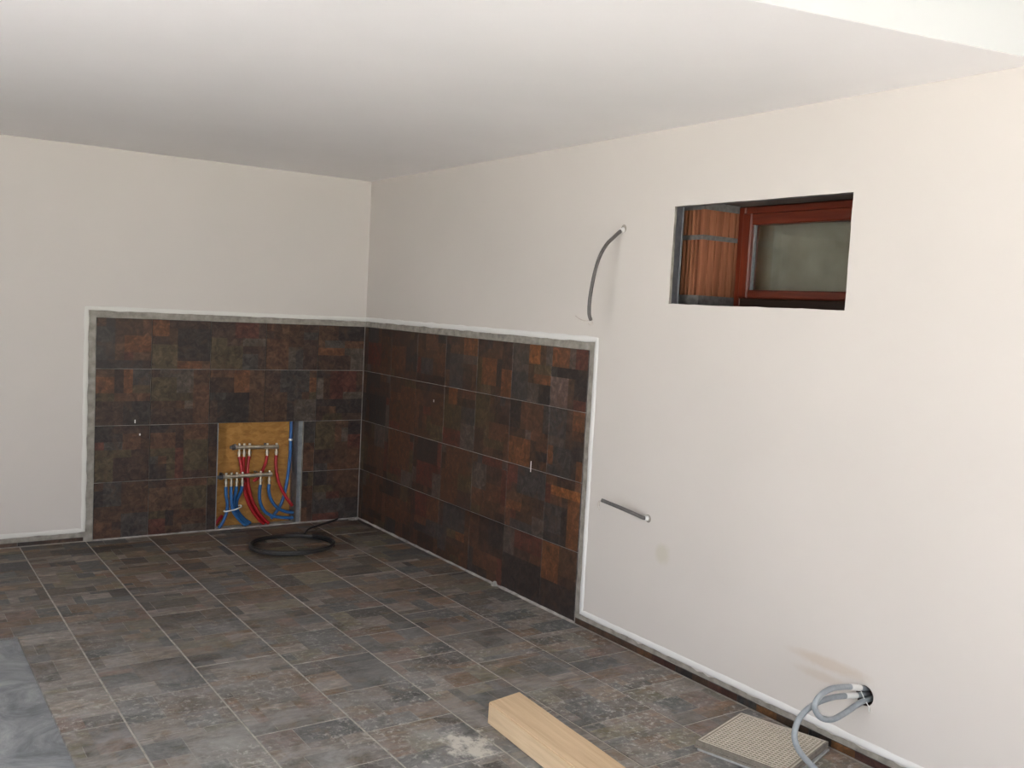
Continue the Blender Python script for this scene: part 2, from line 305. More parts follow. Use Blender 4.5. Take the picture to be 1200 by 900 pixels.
def partition(a0, a1, b0, b1, unit, pats, pal, big=4):
    na = max(1, round((a1-a0)/unit)); nb = max(1, round((b1-b0)/unit)); ua = (a1-a0)/na; ub = (b1-b0)/nb
    used = [[0]*nb for _ in range(na)]; out = []
    for (p0, p1, q0, q1, c) in pats:
        i0 = max(0, round((p0-a0)/ua)); i1 = min(na, round((p1-a0)/ua)); j0 = max(0, round((q0-b0)/ub)); j1 = min(nb, round((q1-b0)/ub))
        if i1 <= i0 or j1 <= j0: continue
        for (e0, e1, f0, f1) in ((0,0,0,0),(1,0,0,0),(0,1,0,0),(0,0,1,0),(0,0,0,1),(1,0,1,0),(0,1,0,1),(1,0,0,1),(0,1,1,0),(9,9,9,9)):
            if e0 == 9 or not any(used[i][j] for i in range(i0+e0, i1-e1) for j in range(j0+f0, j1-f1)): break
        if e0 == 9: continue
        i0 += e0; i1 -= e1; j0 += f0; j1 -= f1
        if i1 <= i0 or j1 <= j0: continue
        for i in range(i0, i1):
            for j in range(j0, j1): used[i][j] = 1
        out.append((a0+i0*ua, a0+i1*ua, b0+j0*ub, b0+j1*ub, PC[c]))
    for i in range(na):
        for j in range(nb):
            if used[i][j]: continue
            w = RNG.choice((1, 2, 3, 3, big)); h = RNG.choice((1, 2, 3, 3, big)); i1 = i
            while i1 < na and i1-i < w and not used[i1][j]: i1 += 1
            j1 = j+1
            while j1 < nb and j1-j < h and not any(used[k][j1] for k in range(i, i1)): j1 += 1
            for k in range(i, i1):
                for q in range(j, j1): used[k][q] = 1
            c = pal[RNG.randrange(len(pal))]; c = PC[c] if isinstance(c, str) else c
            f = RNG.uniform(.8, 1.2); out.append((a0+i*ua, a0+i1*ua, b0+j*ub, b0+j1*ub, tuple(v*f for v in c)))
    return out
def tile(name, rect, to3, t, mat, parent, pats=(), pal=WALLPAL, unit=.048, tint=(1, 1, 1), gap=(.001, .0015), e=.0012, big=4, lines=False):
    a0, a1, b0, b1 = rect; a0 += gap[0]; a1 -= gap[0]; b0 += gap[1]; b1 -= gap[1]
    V = []; F = []; C = []
    cl = lambda v, lo, hi: min(max(v, lo+e), hi-e)
    for (p0, p1, q0, q1, c) in partition(a0, a1, b0, b1, unit, pats, pal, big):
        n = len(V); p0, p1, q0, q1 = cl(p0, a0, a1), cl(p1, a0, a1), cl(q0, b0, b1), cl(q1, b0, b1)
        if lines:                                             # printed joints: some patches stop short of their neighbours
            if p1 < a1-.004 and RNG.random() < .38: p1 -= .0022
            if q1 < b1-.004 and RNG.random() < .38: q1 -= .0022
        V += [to3(p0, q0, t), to3(p1, q0, t), to3(p1, q1, t), to3(p0, q1, t)]; F.append((n, n+1, n+2, n+3)); C.append(tuple(v*k_ for v, k_ in zip(c, tint)))
    if lines:
        n = len(V); V += [to3(a0+e, b0+e, t-.0005), to3(a1-e, b0+e, t-.0005), to3(a1-e, b1-e, t-.0005), to3(a0+e, b1-e, t-.0005)]; F.append((n, n+1, n+2, n+3)); C.append((.24, .225, .205))
    n = len(V); side = (.05, .04, .034) if pal is WALLPAL else (.12, .108, .098)
    for (ee, tt) in ((e, t), (0, t-e), (0, 0)):
        V += [to3(a0+ee, b0+ee, tt), to3(a1-ee, b0+ee, tt), to3(a1-ee, b1-ee, tt), to3(a0+ee, b1-ee, tt)]
    for L in range(2):
        for k in range(4): F.append((n+L*4+k, n+L*4+(k+1) % 4, n+L*4+4+(k+1) % 4, n+L*4+4+k)); C.append(side)
    F.append((n+8, n+9, n+10, n+11)); C.append(side)
    o = mobj(name, V, F, mat, parent, base=to3((a0+a1)/2, (b0+b1)/2, 0), cols=C)
    b = bmesh.new(); b.from_mesh(o.data)
    # all faces outward: compare with the tile's middle
    mid = sum((v.co for v in b.verts), Vector())/len(b.verts)
    for f in b.faces:
        f.normal_update()
        if f.normal.dot(f.calc_center_median()-mid) < 0: f.normal_flip()
    b.to_mesh(o.data); b.free()
    return o

# ------------------------------------------------------------------ floor
floor = MB().box(XL-.2, .5, YF-.2, .2, -.16, -.010).build('floor', MAT['screed'], base=(-2.4, -4, -.16))
tag(floor, 'dusty grey bare screed under the slate-look floor tiles', 'floor', kind='structure')
EDGE_X, EDGE_Y = -2.29, -1.40
FX, PF, PY = .3553, .3457, .3465
def fl3(a, b, t): return Vector((-a, -b, t-.010))
grout = MB().box(EDGE_X+.004, 0, -6.9, .1, -.0099, -.0022).box(XL, EDGE_X+.004, EDGE_Y+.004, 0, -.0099, -.0022).build('grout', MAT['grout'], floor)
colx = [0, FX]+[FX+PF*k for k in range(1, 14)]
offs = {0: 2.476, 1: 1.962, 2: 1.800, 3: 1.30, 4: 1.85, 5: 1.358, 6: 1.885, 7: 1.55, 8: 1.7, 9: 1.4, 10: 1.62, 11: 1.35, 12: 1.5, 13: 1.6}
for ci in range(14):
    x0, x1 = colx[ci], min(colx[ci+1] if ci+1 < len(colx) else colx[ci]+PF, -XL)
    if x1-x0 < .03: continue
    if ci == 0: x0 = .010
    y = offs[ci] % PY-PY
    while y < 6.9:
        ya, yb = max(y, .008), min(y+PY, 6.9); y += PY
        if yb-ya < .02: continue
        xa, xb = x0, x1
        if xb > -EDGE_X+.01:                       # the tiling stops at the bare screed
            if xa >= -EDGE_X: yb = min(yb, -EDGE_Y)
            elif ya >= -EDGE_Y-.05: xb = -EDGE_X
            if yb-ya < .02: continue
        tile('floor_tile', (xa, xb, ya, yb), fl3, .010+RNG.uniform(-.0006, .0006), MAT['floor_tile'], floor, pal=FC, unit=.0433, gap=(.0034, .0032), e=.0012, big=5, lines=True)

# ------------------------------------------------------------------ back wall with the slate panel and the manifold recess
NX0, NX1, NZ = -.985, -.420, .6768
T = 1.3083; ROWS = [0, .3418, .6768, 1.0118, T]
wall_back = MB().box(XL-.2, NX0, 0, .11, -.16, 2.7).box(NX1, .5, 0, .11, -.16, 2.7).box(NX0, NX1, 0, .11, NZ, 2.7).box(XL-.2, .5, .11, .22, -.16, 2.7)\
    .build('wall_back', MAT['raw'], base=(-2.4, .1, -.16))
tag(wall_back, 'back wall with dark slate tile panel below and cream paint above', 'wall', kind='structure')
A = 1.7009
def bk3(a, b, t): return Vector((-a, -t, b))
def bkl(a, b, t): return Vector((a, -t, b))
# paint coat: above the panel and left of it, its lower edge brushed unevenly
MG = .042
o_ = wob((XL, .058), (-A-MG, .058), .010, 1)+wob((-A-MG, .058), (-A-MG, T+.040), .010, 2)+wob((-A-MG, T+.040), (0, T+.036), .010, 3)+[(0, T+.036), (0, H+.2), (XL, H+.2)]
sheet('paint_coat', o_, [], bkl, 0, .004, MAT['back_paint'], wall_back)
def bead(name, pts, to3, width, hgt, mat, parent, seed):
    """low rounded ridge of brushed paint along a line"""
    V = []; F = []; n = 7
    P = []
    for i in range(len(pts)-1):
        p, q = Vector(pts[i]), Vector(pts[i+1]); k = max(2, int((q-p).length/.03)); P += [p+(q-p)*j/k for j in range(k)]
    P.append(Vector(pts[-1]))
    for i, p in enumerate(P):
        d = (P[min(i+1, len(P)-1)]-P[max(i-1, 0)]).normalized(); nn = Vector((-d.y, d.x))
        w = width*(1+.35*noise.noise(Vector((i*.35, seed, 0))))
        for k in range(n):
            a = math.pi*k/(n-1); c = p+nn*math.cos(a)*w/2; V.append(to3(c.x, c.y, .0035+hgt*math.sin(a)))
    for i in range(len(P)-1):
        for k in range(n-1): F.append((i*n+k, i*n+k+1, (i+1)*n+k+1, (i+1)*n+k))
    o = mobj(name, V, F, mat, parent, smooth=True)
    return o
bead('brushed_edge', [(XL, .068), (-A-MG-.010, .068), (-A-MG-.012, T+.052), (0, T+.048)], bkl, .026, .003, MAT['cut_in_back'], wall_back, 2)
wg = MB().box(-A, NX0, -.004, 0, 0, T).box(NX1, 0, -.004, 0, 0, T).box(NX0, NX1, -.004, 0, NZ, T).build('tile_bed', MAT['wall_grout'], wall_back)
BX = [0.012, .3417, .6916, 1.0415, 1.3914, A]
def pats_in(L, a0, a1, b0, b1): return [p for p in L if p[0] < a1 and p[1] > a0 and p[2] < b1 and p[3] > b0]
for i in range(5):
    for j in range(4):
        a0, a1, b0, b1 = BX[i], BX[i+1], ROWS[j], ROWS[j+1]
        pieces = [(a0, a1)]
        if j < 2:                                             # cut round the recess
            pieces = [(max(a0, s0), min(a1, s1)) for s0, s1 in ((0, -NX1), (-NX0, 9)) if min(a1, s1)-max(a0, s0) > .02]
        for (p0, p1) in pieces:
            r = (p0, p1, b0+(.006 if j == 0 else 0), b1)
            tile('wall_tile', r, bk3, .009+RNG.uniform(-.0007, .0007), MAT['wall_tile'], wall_back, pats_in(BACK, *r), tint=(1.32, 1.12, 1.01))
# narrow skirting strip left of the panel
k = A+.05
while k < -XL-.05:
    tile('skirting_tile', (k, min(k+.345, -XL), .003, .027), bk3, .005, MAT['wall_tile'], wall_back, unit=.06); k += .345

# ------------------------------------------------------------------ right wall: plasterboard lining, paint coat, slate panel, window hole, box hole
B_ = 2.4158
def rt3(a, b, t): return Vector((-t, -a, b))                  # a = metres from the corner towards the front
OW = (2.922, 3.807, 1.537, 1.945)
JB = (4.011, .231, .034)
def rect_wob(a0, a1, b0, b1, amp, seed):
    return wob((a0, b0), (a1, b0), amp, seed)+wob((a1, b0), (a1, b1), amp, seed+1)+wob((a1, b1), (a0, b1), amp, seed+2)+wob((a0, b1), (a0, b0), amp, seed+3)
LL = -YF
wall_right = sheet('wall_right', [(0, -.16), (LL, -.16), (LL, 2.7), (0, 2.7)], [[(OW[0], OW[2]), (OW[1], OW[2]), (OW[1], OW[3]), (OW[0], OW[3])], circle(*JB)], rt3, -.0125, 0, MAT['raw'])
tag(wall_right, 'right wall, cream painted plasterboard with slate panel and window opening', 'wall', kind='structure')
o_ = [(0, H+.34), (0, T+.036)]+wob((0, T+.036), (B_+.034, T+.038), .010, 5)+wob((B_+.034, T+.038), (B_+.034, .052), .008, 6)+wob((B_+.034, .054), (LL, .054), .022, 7)+[(LL, .052), (LL, H+.34)]
o_ = [o_[0]]+o_[2:]
sheet('paint_coat', o_, [rect_wob(*OW, .004, 21), circle(JB[0], JB[1], JB[2]+.001)], rt3, 0, .004, MAT['wall_paint'], wall_right)
bead('brushed_edge', [(0, T+.049), (B_+.048, T+.051), (B_+.048, .066), (LL, .066)], rt3, .028, .006, MAT['cut_in'], wall_right, 9)
MB().box(-.004, 0, -B_, 0, 0, T).box(-.002, 0, YF, -B_, 0, .030).build('tile_bed', MAT['wall_grout'], wall_right)
PR = .3442
RX = [0.010, .066]+[.41+PR*k for k in range(0, 6)]+[B_]
RX = [0.010, .0658]+[.0658+PR*k for k in range(1, 7)]+[B_]
for i in range(len(RX)-1):
    for j in range(4):
        r = (RX[i], RX[i+1], ROWS[j]+(.006 if j == 0 else 0), ROWS[j+1])
        tile('wall_tile', r, rt3, .009+RNG.uniform(-.0007, .0007), MAT['wall_tile'], wall_right, pats_in(RIGHT, *r), tint=(1.32, 1.12, 1.01))
k = B_+.004; first = True
SK = [(0, .06, 'brown')]
while k < LL-.05:
    k1 = min(k+PR, LL)
    r = (k, k1, -.001, .030)
    pt_ = [(k+.0, k+.10, 0, .03, RNG.choice(['slate', 'black', 'rust2'])), (k+.12, k+.2, 0, .03, RNG.choice(['rust', 'orange', 'rust2', 'dark'])), (k+.2, k+.35, 0, .03, RNG.choice(['dark', 'brown', 'red', 'rust']))]
    if first: pt_ = [(k, k1, 0, .03, 'rust2')]; first = False
    tile('skirting_tile', r, rt3, .005, MAT['wall_tile'], wall_right, pats=pt_, unit=.05); k = k1
# pale joints where panel, floor and corner meet
def joint(name, p, q, n1, n2, s, parent, seed):
    p, q, n1, n2 = Vector(p), Vector(q), Vector(n1), Vector(n2); K = max(4, int((q-p).length/.025)); V = []; F = []
    for i in range(K+1):
        c = p+(q-p)*i/K; w = s*(1+.6*noise.noise(Vector((i*.31, seed, 1)))); V += [c, c+n1*w, c+(n1+n2)*w*.36, c+n2*w]
    for i in range(K):
        for k_ in range(1, 3): F.append((i*4+k_, i*4+k_+1, i*4+5+k_, i*4+4+k_))
    return mobj(name, V, F, MAT['pale_grout'], parent, smooth=True)
joint('grout_joint', (-.009, -.009, 0), (-.009, -B_, 0), (-1, 0, 0), (0, 0, 1), .010, wall_right, 1)
joint('grout_joint', (-A, -.009, 0), (-.009, -.009, 0), (0, -1, 0), (0, 0, 1), .008, wall_back, 2)
joint('grout_joint', (-.009, -.009, 0), (-.009, -.009, .69), (-1, 0, 0), (0, -1, 0), .0028, wall_back, 3)
b = MB()
for i in range(7):
    q = Vector((-.03-RNG.random()*.05, -.02-RNG.random()*.03, 0)); rr = .006+RNG.random()*.006
    b.lathe(q, (0, 0, 1), [(0, rr*1.6), (rr*.5, rr*1.2), (rr, rr*.4)], 7)
b.build('grout_lump', MAT['pale_grout'], wall_back)
MB().lathe((-.016, -1.735, 0), (0, 0, 1), [(0, .022), (.010, .018), (.022, .007)], 8).build('grout_lump', MAT['pale_grout'], wall_right)
# stray plaster drips on the panels
for (pp, L_) in (((-.0095, -2.0, .66), .055), ((-.0095, -.98, .905), .014)):
    MB().box(pp[0]-.001, pp[0], pp[1]-.003, pp[1]+.003, pp[2], pp[2]+L_).build('plaster_drip', MAT['cut_in'], wall_right)
for (pp, L_, w_) in (((-1.475, .69), .02, .006), ((-1.445, .615), .012, .008)):
    MB().box(pp[0]-w_, pp[0], -.0105, -.0095, pp[1], pp[1]+L_).build('plaster_drip', MAT['cut_in'], wall_back)

# masonry behind the lining: closes the cavity, leaves the window hole
VX0, VX1 = .12, .42
HY0, HY1, HZ0, HZ1 = 2.975, 3.95, 1.535, 1.975
mas = MB()
for (a0, a1, z0, z1) in ((0, HY0-.32, -.16, 2.7), (HY1+.32, LL, -.16, 2.7), (HY0-.32, HY1+.32, -.16, HZ0), (HY0-.32, HY1+.32, HZ1+.18, 2.7)):
    mas.box(VX0, VX1, -a0, -a1, z0, z1)
mas.build('masonry', MAT['concrete'], wall_right)
MB().box(VX0-.005, VX1, -(HY0-.32), -(HY1+.32), HZ1, HZ1+.18).build('lintel', MAT['concrete'], wall_right)
def block(a_in, a_out, z0, z1, sgn):
    """hollow clay block: deep ribs on the room face, shallow ones on the jamb"""
    prof = []; n = 12; w = abs(a_out-a_in)
    for k in range(int(w/.024)):                               # room face, from outside to the jamb corner
        u = a_out+sgn*.024*k
        prof += [(VX0+.022, u), (VX0+.022, u+sgn*.011), (VX0, u+sgn*.013), (VX0, u+sgn*.022)]
    xs = VX0
    prof.append((VX0, a_in))
    while xs < VX1-.05:
        prof += [(xs+.030, a_in), (xs+.031, a_in-sgn*.007), (xs+.039, a_in-sgn*.007), (xs+.040, a_in)]; xs += .040
    prof += [(VX1, a_in), (VX1, a_out)]
    V = [(p[0], -p[1], z0) for p in prof]+[(p[0], -p[1], z1) for p in prof]; N = len(prof)
    F = [(i, (i+1) % N, N+(i+1) % N, N+i) for i in range(N)]+[tuple(range(N)), tuple(range(2*N-1, N-1, -1))]
    o = mobj('clay_block', V, F, MAT['block'], wall_right)
    bb = bmesh.new(); bb.from_mesh(o.data); bmesh.ops.recalc_face_normals(bb, faces=bb.faces[:]); bb.to_mesh(o.data); bb.free()
for (z0, z1) in ((1.580, 1.818), (1.836, 1.945)):
    block(HY0, HY0-.32, z0, z1, 1); block(HY1, HY1+.32, z0, z1, -1)
for (z0, z1, ex) in ((HZ0, 1.581, 0.0), (1.817, 1.837, .003), (1.944, HZ1, .004)):
    for s_, a_in, a_out in ((1, HY0, HY0-.32), (-1, HY1, HY1+.32)):
        MB().box(VX0-.002, VX1, -(a_in+s_*ex), -a_out, z0, z1).build('mortar_bed', MAT['mortar'], wall_right)
# steel studs lining the cut opening
def stud(name, a_face, a_back, z0, z1):
    MB().box(.0126, .050, -a_face, -(a_face+(a_back-a_face)*.06), z0, z1).box(.0476, .050, -a_face, -a_back, z0, z1).box(.0126, .015, -a_face, -a_back, z0, z1).build(name, MAT['dark_zinc'], wall_right)
stud('metal_stud', OW[0], OW[0]-.05, OW[2]-.3, OW[3]+.3); stud('metal_stud', OW[1], OW[1]+.05, OW[2]-.3, OW[3]+.3)
MB().box(.046, .0525, -OW[0]-.003, -OW[0]+.001, OW[2]-.1, OW[3]+.1).build('stud_lip', MAT['zinc'], wall_right)
MB().box(.0126, .050, -OW[0]+.0, -OW[1], OW[3]+.002, OW[3]+.005).box(.047, .05, -OW[0], -OW[1], OW[3]+.002, OW[3]+.04).build('metal_track', MAT['dark_zinc'], wall_right)
MB().box(.0126, .050, -OW[0], -OW[1], OW[2]-.006, OW[2]-.003).build('metal_track', MAT['dark_zinc'], wall_right)

# window set deep in the masonry
WX = .325
win = empty('window_1', (WX, -(HY0+HY1)/2, HZ0)); tag(win, 'small red-brown wooden window deep in the right wall', 'window', kind='structure')
def bar(name, a0, a1, z0, z1, x0, x1, mat, parent, ch=.006):
    V = []; 
    pr = [(x0+ch, 0), (x0, ch)]
    o = MB()
    # chamfered on the room side
    o.add([(x1,-a0,z0),(x1,-a1,z0),(x1,-a1,z1),(x1,-a0,z1),(x0+ch,-a0,z0),(x0+ch,-a1,z0),(x0+ch,-a1,z1),(x0+ch,-a0,z1),
           (x0,-a0-ch,z0+ch),(x0,-a1+ch,z0+ch),(x0,-a1+ch,z1-ch),(x0,-a0-ch,z1-ch)],
          [(0,3,2,1),(0,1,5,4),(1,2,6,5),(2,3,7,6),(3,0,4,7),(4,5,9,8),(5,6,10,9),(6,7,11,10),(7,4,8,11),(8,9,10,11)])
    ob = o.build(name, mat, parent)
    bb = bmesh.new(); bb.from_mesh(ob.data); bmesh.ops.recalc_face_normals(bb, faces=bb.faces[:]); bb.to_mesh(ob.data); bb.free()
    return ob
F0, F1, G0, G1 = HY0+.002, HY1-.002, HZ0+.004, HZ1-.004
bar('frame_jamb', F0, F0+.040, G0, G1, WX, WX+.06, MAT['redwood_v'], win); bar('frame_jamb', F1-.040, F1, G0, G1, WX, WX+.06, MAT['redwood_v'], win)
bar('frame_head', F0+.040, F1-.040, G1-.034, G1, WX, WX+.06, MAT['redwood'], win); bar('frame_sill', F0+.040, F1-.040, G0, G0+.042, WX-.005, WX+.06, MAT['shaded_wood'], win)
sa = empty('sash', (0, 0, 0)); sa.parent = win
s0, s1, t0, t1 = F0+.036, F1-.036, G0+.040, G1-.030
bar('stile', s0, s0+.052, t0, t1, WX-.014, WX+.04, MAT['redwood_v'], sa); bar('stile', s1-.052, s1, t0, t1, WX-.014, WX+.04, MAT['redwood_v'], sa)
bar('rail', s0+.052, s1-.052, t1-.050, t1, WX-.014, WX+.04, MAT['redwood'], sa); bar('rail', s0+.052, s1-.052, t0, t0+.036, WX-.014, WX+.04, MAT['redwood'], sa)
MB().box(WX+.012, WX+.016, -(s0+.046), -(s1-.046), t0+.03, t1-.044).build('pane', MAT['glass'], sa)
MB().box(WX+.005, WX+.018, -(s0+.052), -(s0+.060), t0+.036, t1-.050).build('glazing_bead', MAT['zinc'], sa)
# builder's film hung outside the pane
V = []; F = []; nu, nv = 46, 20
for i in range(nu):
    for j in range(nv):
        u, v = i/(nu-1), j/(nv-1)
        d = .035*noise.noise(Vector((u*5+v*2.2, v*2.5-u*3, 3)))+.020*noise.noise(Vector((u*16+v*9, v*7-u*6, 8)))
        V.append((WX+.125+d, -(HY0-.1+u*(HY1-HY0+.2)), HZ0-.08+v*(HZ1-HZ0+.14)))
for i in range(nu-1):
    for j in range(nv-1): F.append((i*nv+j, i*nv+j+1, (i+1)*nv+j+1, (i+1)*nv+j))
film = mobj('plastic_film', V, F, MAT['film'], smooth=True)
md = film.modifiers.new('thickness', 'SOLIDIFY'); md.thickness = .001
tag(film, 'wrinkled grey-green protective film hanging behind the window pane', 'plastic film')

# ------------------------------------------------------------------ ceiling: dropped part with a fascia, higher part towards the front
CE = lambda x_: -4.436-.2*x_                                   # y of the fascia
V = [(XL, 0, H), (0, 0, H), (0, CE(0), H), (XL, CE(XL), H)]; V += [(v[0], v[1], 2.70) for v in V]
ceil = mobj('ceiling', V, [(0, 1, 2, 3), (7, 6, 5, 4), (0, 4, 5, 1), (1, 5, 6, 2), (2, 6, 7, 3), (3, 7, 4, 0)], MAT['ceiling_paint'])
tag(ceil, 'cream painted dropped ceiling ending in an upright white edge', 'ceiling', kind='structure')
hc = MB().box(XL-.2, .5, YF-.2, .22, H2, H2+.2).build('ceiling', MAT['cut_in']); hc.name = 'ceiling'
tag(hc, 'higher white ceiling over the front of the room', 'ceiling', kind='structure')
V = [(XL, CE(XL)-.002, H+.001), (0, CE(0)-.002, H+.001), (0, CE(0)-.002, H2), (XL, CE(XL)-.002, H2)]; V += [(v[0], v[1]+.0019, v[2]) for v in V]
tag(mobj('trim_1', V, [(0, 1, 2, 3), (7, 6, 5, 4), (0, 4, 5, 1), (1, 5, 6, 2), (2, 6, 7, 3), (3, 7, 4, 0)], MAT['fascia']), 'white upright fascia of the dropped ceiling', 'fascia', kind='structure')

# ------------------------------------------------------------------ walls behind the viewer, with the openings the daylight comes through
def lf3(a, b, t): return Vector((XL-t, a, b))
def fr3(a, b, t): return Vector((a, YF-t, b))
wl = sheet('wall_left', [(YF, -.16), (0, -.16), (0, 2.7), (YF, 2.7)], [[(DOOR1[0], .0), (DOOR1[1], .0), (DOOR1[1], DOOR1[3]), (DOOR1[0], DOOR1[3])]], lf3, 0, .2, MAT['cut_in'])
tag(wl, 'left wall with the wide garden doorway', 'wall', kind='structure')
wf = sheet('wall_front', [(XL, -.16), (0, -.16), (0, 2.7), (XL, 2.7)], [[(WIN2[0], WIN2[2]), (WIN2[1], WIN2[2]), (WIN2[1], WIN2[3]), (WIN2[0], WIN2[3])]], fr3, 0, .2, MAT['cut_in'])
tag(wf, 'front wall with a wide window opening', 'wall', kind='structure')
d = empty('door_1', (XL-.1, DOOR1[0], 0)); tag(d, 'red-brown frame of the wide garden doorway', 'door frame', kind='structure')
for (a0, a1, z0, z1) in ((DOOR1[0], DOOR1[0]+.07, 0, DOOR1[3]), (DOOR1[1]-.07, DOOR1[1], 0, DOOR1[3]), (DOOR1[0]+.07, DOOR1[1]-.07, DOOR1[3]-.07, DOOR1[3])):
    MB().box(XL-.13, XL-.07, a0, a1, z0, z1).build('frame_bar', MAT['redwood_v'], d)
d = empty('window_2', (WIN2[0], YF-.1, WIN2[2])); tag(d, 'red-brown frame of the wide front window', 'window', kind='structure')
for (a0, a1, z0, z1) in ((WIN2[0], WIN2[0]+.06, WIN2[2], WIN2[3]), (WIN2[1]-.06, WIN2[1], WIN2[2], WIN2[3]), (WIN2[0]+.06, WIN2[1]-.06, WIN2[3]-.06, WIN2[3]), (WIN2[0]+.06, WIN2[1]-.06, WIN2[2], WIN2[2]+.06)):
    MB().box(a0, a1, YF-.13, YF-.07, z0, z1).build('frame_bar', MAT['redwood_v'], d)
g = MB().box(-40, 30, -45, 30, -.5, -.17).build('ground', MAT['grass'], base=(0, 0, -.5)); tag(g, 'green lawn around the house', 'lawn', kind='structure')
g = MB().box(XL-6, XL-.2, YF-7, 1, -.17, -.06).build('terrace', MAT['paving']); tag(g, 'pale paved terrace outside the garden doorway', 'terrace', kind='structure')

# ------------------------------------------------------------------ manifold recess
ob = MB().box(NX0-.0, -.462, .094, .1098, 0, NZ).build('osb_panel', MAT['osb'])
tag(ob, 'orange strand board panel at the back of the pipe recess', 'board')
ms = empty('metal_stud', (NX1-.006, .05, -.009)); tag(ms, 'grey steel stud standing at the right side of the pipe recess', 'metal stud')
MB().box(NX1-.028, NX1-.001, .012, .105, -.009, NZ-.002).build('web', MAT['zinc'], ms)
MB().box(NX1-.041, NX1-.028, .095, .105, -.009, NZ-.002).build('gap_shade_strip', MAT['box_inner'], ms)  # dark strip put in for the shade of the gap beside the stud
ob = MB().box(NX0+.001, NX0+.006, -.006, .09, -.009, NZ-.002).build('metal_edge', MAT['zinc']); tag(ob, 'thin steel edge strip at the left side of the pipe recess', 'metal strip')
ob = MB().box(NX0+.01, NX1-.032, .002, .010, -.0085, .006).build('bottom_track', MAT['dark_zinc']); tag(ob, 'low steel track along the bottom of the pipe recess', 'metal strip')
def manifold(name, x0, x1, z0, z1, y, ports, label):
    e = empty(name, (x0, y, z0)); tag(e, label, 'manifold', 'heating manifolds in the recess')
    dx, dz = x1-x0, z1-z0
    n = 22; pts = [(x0+dx*i/n, y, z0+dz*i/n) for i in range(n+1)]
    b = MB(); b.tube(pts, [.0125 if i % 4 else .0145 for i in range(n+1)], 12); b.build('bar', MAT['nickel'], e, smooth=True)
    for xx, sg, nm in ((x0, -1, 'end_valve'), (x1, 1, 'end_cap')):
        zz = z0 if sg < 0 else z1
        MB().lathe((xx, y, zz), (sg, 0, 0), [(-.012, .016), (0, .017), (.006, .017), (.008, .012), (.02, .010)] if sg < 0 else [(-.01, .015), (.004, .015), (.006, .009)], 8).build(nm, MAT['dark_zinc'] if sg < 0 else MAT['nickel'], e)
    for xx in (x0+.02, x0+dx*.74): MB().box(xx-.006, xx+.006, y+.011, .0935, z0-.016, z0+.016).build('bracket', MAT['dark_zinc'], e)
    for px in ports:
        zz = z0+dz*(px-x0)/dx
        MB().lathe((px, y, zz-.008), (0, 0, -1), [(0, .0075), (.018, .0075), (.02, .0115), (.036, .0115), (.038, .0085), (.058, .0085)], 8).build('port', MAT['nickel'], e)
        MB().lathe((px, y, zz+.008), (0, 0, 1), [(0, .007), (.008, .007), (.010, .009), (.016, .008)], 8).build('valve_cap', MAT['nickel'], e)
    return e
UP = [-.821, -.789, -.754, -.637, -.575]; LO = [-.914, -.880, -.846, -.809, -.690, -.632]
manifold('heating_manifold', -.861, -.567, .510, .503, .062, UP, 'nickel heating manifold feeding the red pipes, upper bar in the recess')
manifold('heating_manifold', -.949, -.620,   .331, .332, .020, LO, 'nickel heating manifold feeding the blue pipes, lower bar in the recess')
def pipe(pts, mat, label, group, r=.0105):
    P = spline(pts, 9); b = MB(); b.tube(P, r, 10); o = b.build('heating_pipe', mat, smooth=True); tag(o, label, 'pipe', group); return o
zt = .448; Rp = .0105
def bunch(x0, dx, y): return [(x0, .062, zt), (x0*.5+(-.789+dx)*.5, .5*y+.031, .41), (-.783+dx, y, .32), (-.757+dx, y, .19), (-.709+dx, y, .09), (-.662+dx, y, .03), (-.632+dx, y, .002)]
pipe(bunch(-.821, -.016, .048), MAT['red_pipe'], 'red heating pipe on the port next to the upper dark end valve', 'red heating pipes')
pipe(bunch(-.789, 0, .0725), MAT['red_pipe'], 'red heating pipe on the second port from the upper dark end valve', 'red heating pipes')
pipe(bunch(-.754, .016, .048), MAT['red_pipe'], 'red heating pipe on the third port from the upper dark end valve', 'red heating pipes')
pipe([(-.637, .062, zt), (-.643, .066, .40), (-.662, .078, .34), (-.690, .081, .30), (-.715, .081, .28)], MAT['red_pipe'], 'short red heating pipe running down behind the lower manifold', 'red heating pipes')
pipe([(-.575, .062, zt), (-.578, .058, .40), (-.568, .050, .31), (-.540, .047, .23), (-.495, .047, .155), (-.470, .047, .122), (-.459, .047, .108)], MAT['red_pipe'], 'single red heating pipe curving down to the steel stud', 'red heating pipes')
pipe([(-.965, .05, .022), (-.950, .055, .040), (-.935, .060, .058), (-.918, .07, .07)], MAT['red_pipe'], 'short red pipe end at the left foot of the recess', 'red heating pipes')
pipe([(-.473, .080, .674), (-.473, .080, .58), (-.474, .080, .44), (-.484, .080, .31), (-.502, .080, .19), (-.530, .080, .105), (-.565, .080, .055), (-.590, .080, .025)], MAT['blue_pipe'], 'long blue heating pipe dropping from the top of the recess', 'blue heating pipes')
zt = .268; yy = .020
pipe([(-.914, yy, zt), (-.912, .020, .22), (-.901, .020, .15), (-.906, .020, .10), (-.925, .022, .045), (-.950, .024, .006)], MAT['blue_pipe'], 'blue heating pipe on the port next to the lower dark end valve', 'blue heating pipes')
pipe([(-.880, yy, zt), (-.880, .021, .22), (-.872, .024, .15), (-.858, .026, .10), (-.815, .028, .042), (-.775, .03, .006)], MAT['blue_pipe'], 'blue heating pipe on the second port from the lower dark end valve', 'blue heating pipes')
pipe([(-.846, yy, zt), (-.847, .028, .23), (-.850, .044, .16), (-.838, .050, .10), (-.795, .052, .042), (-.752, .053, .006)], MAT['blue_pipe'], 'blue heating pipe on the third port from the lower dark end valve', 'blue heating pipes')
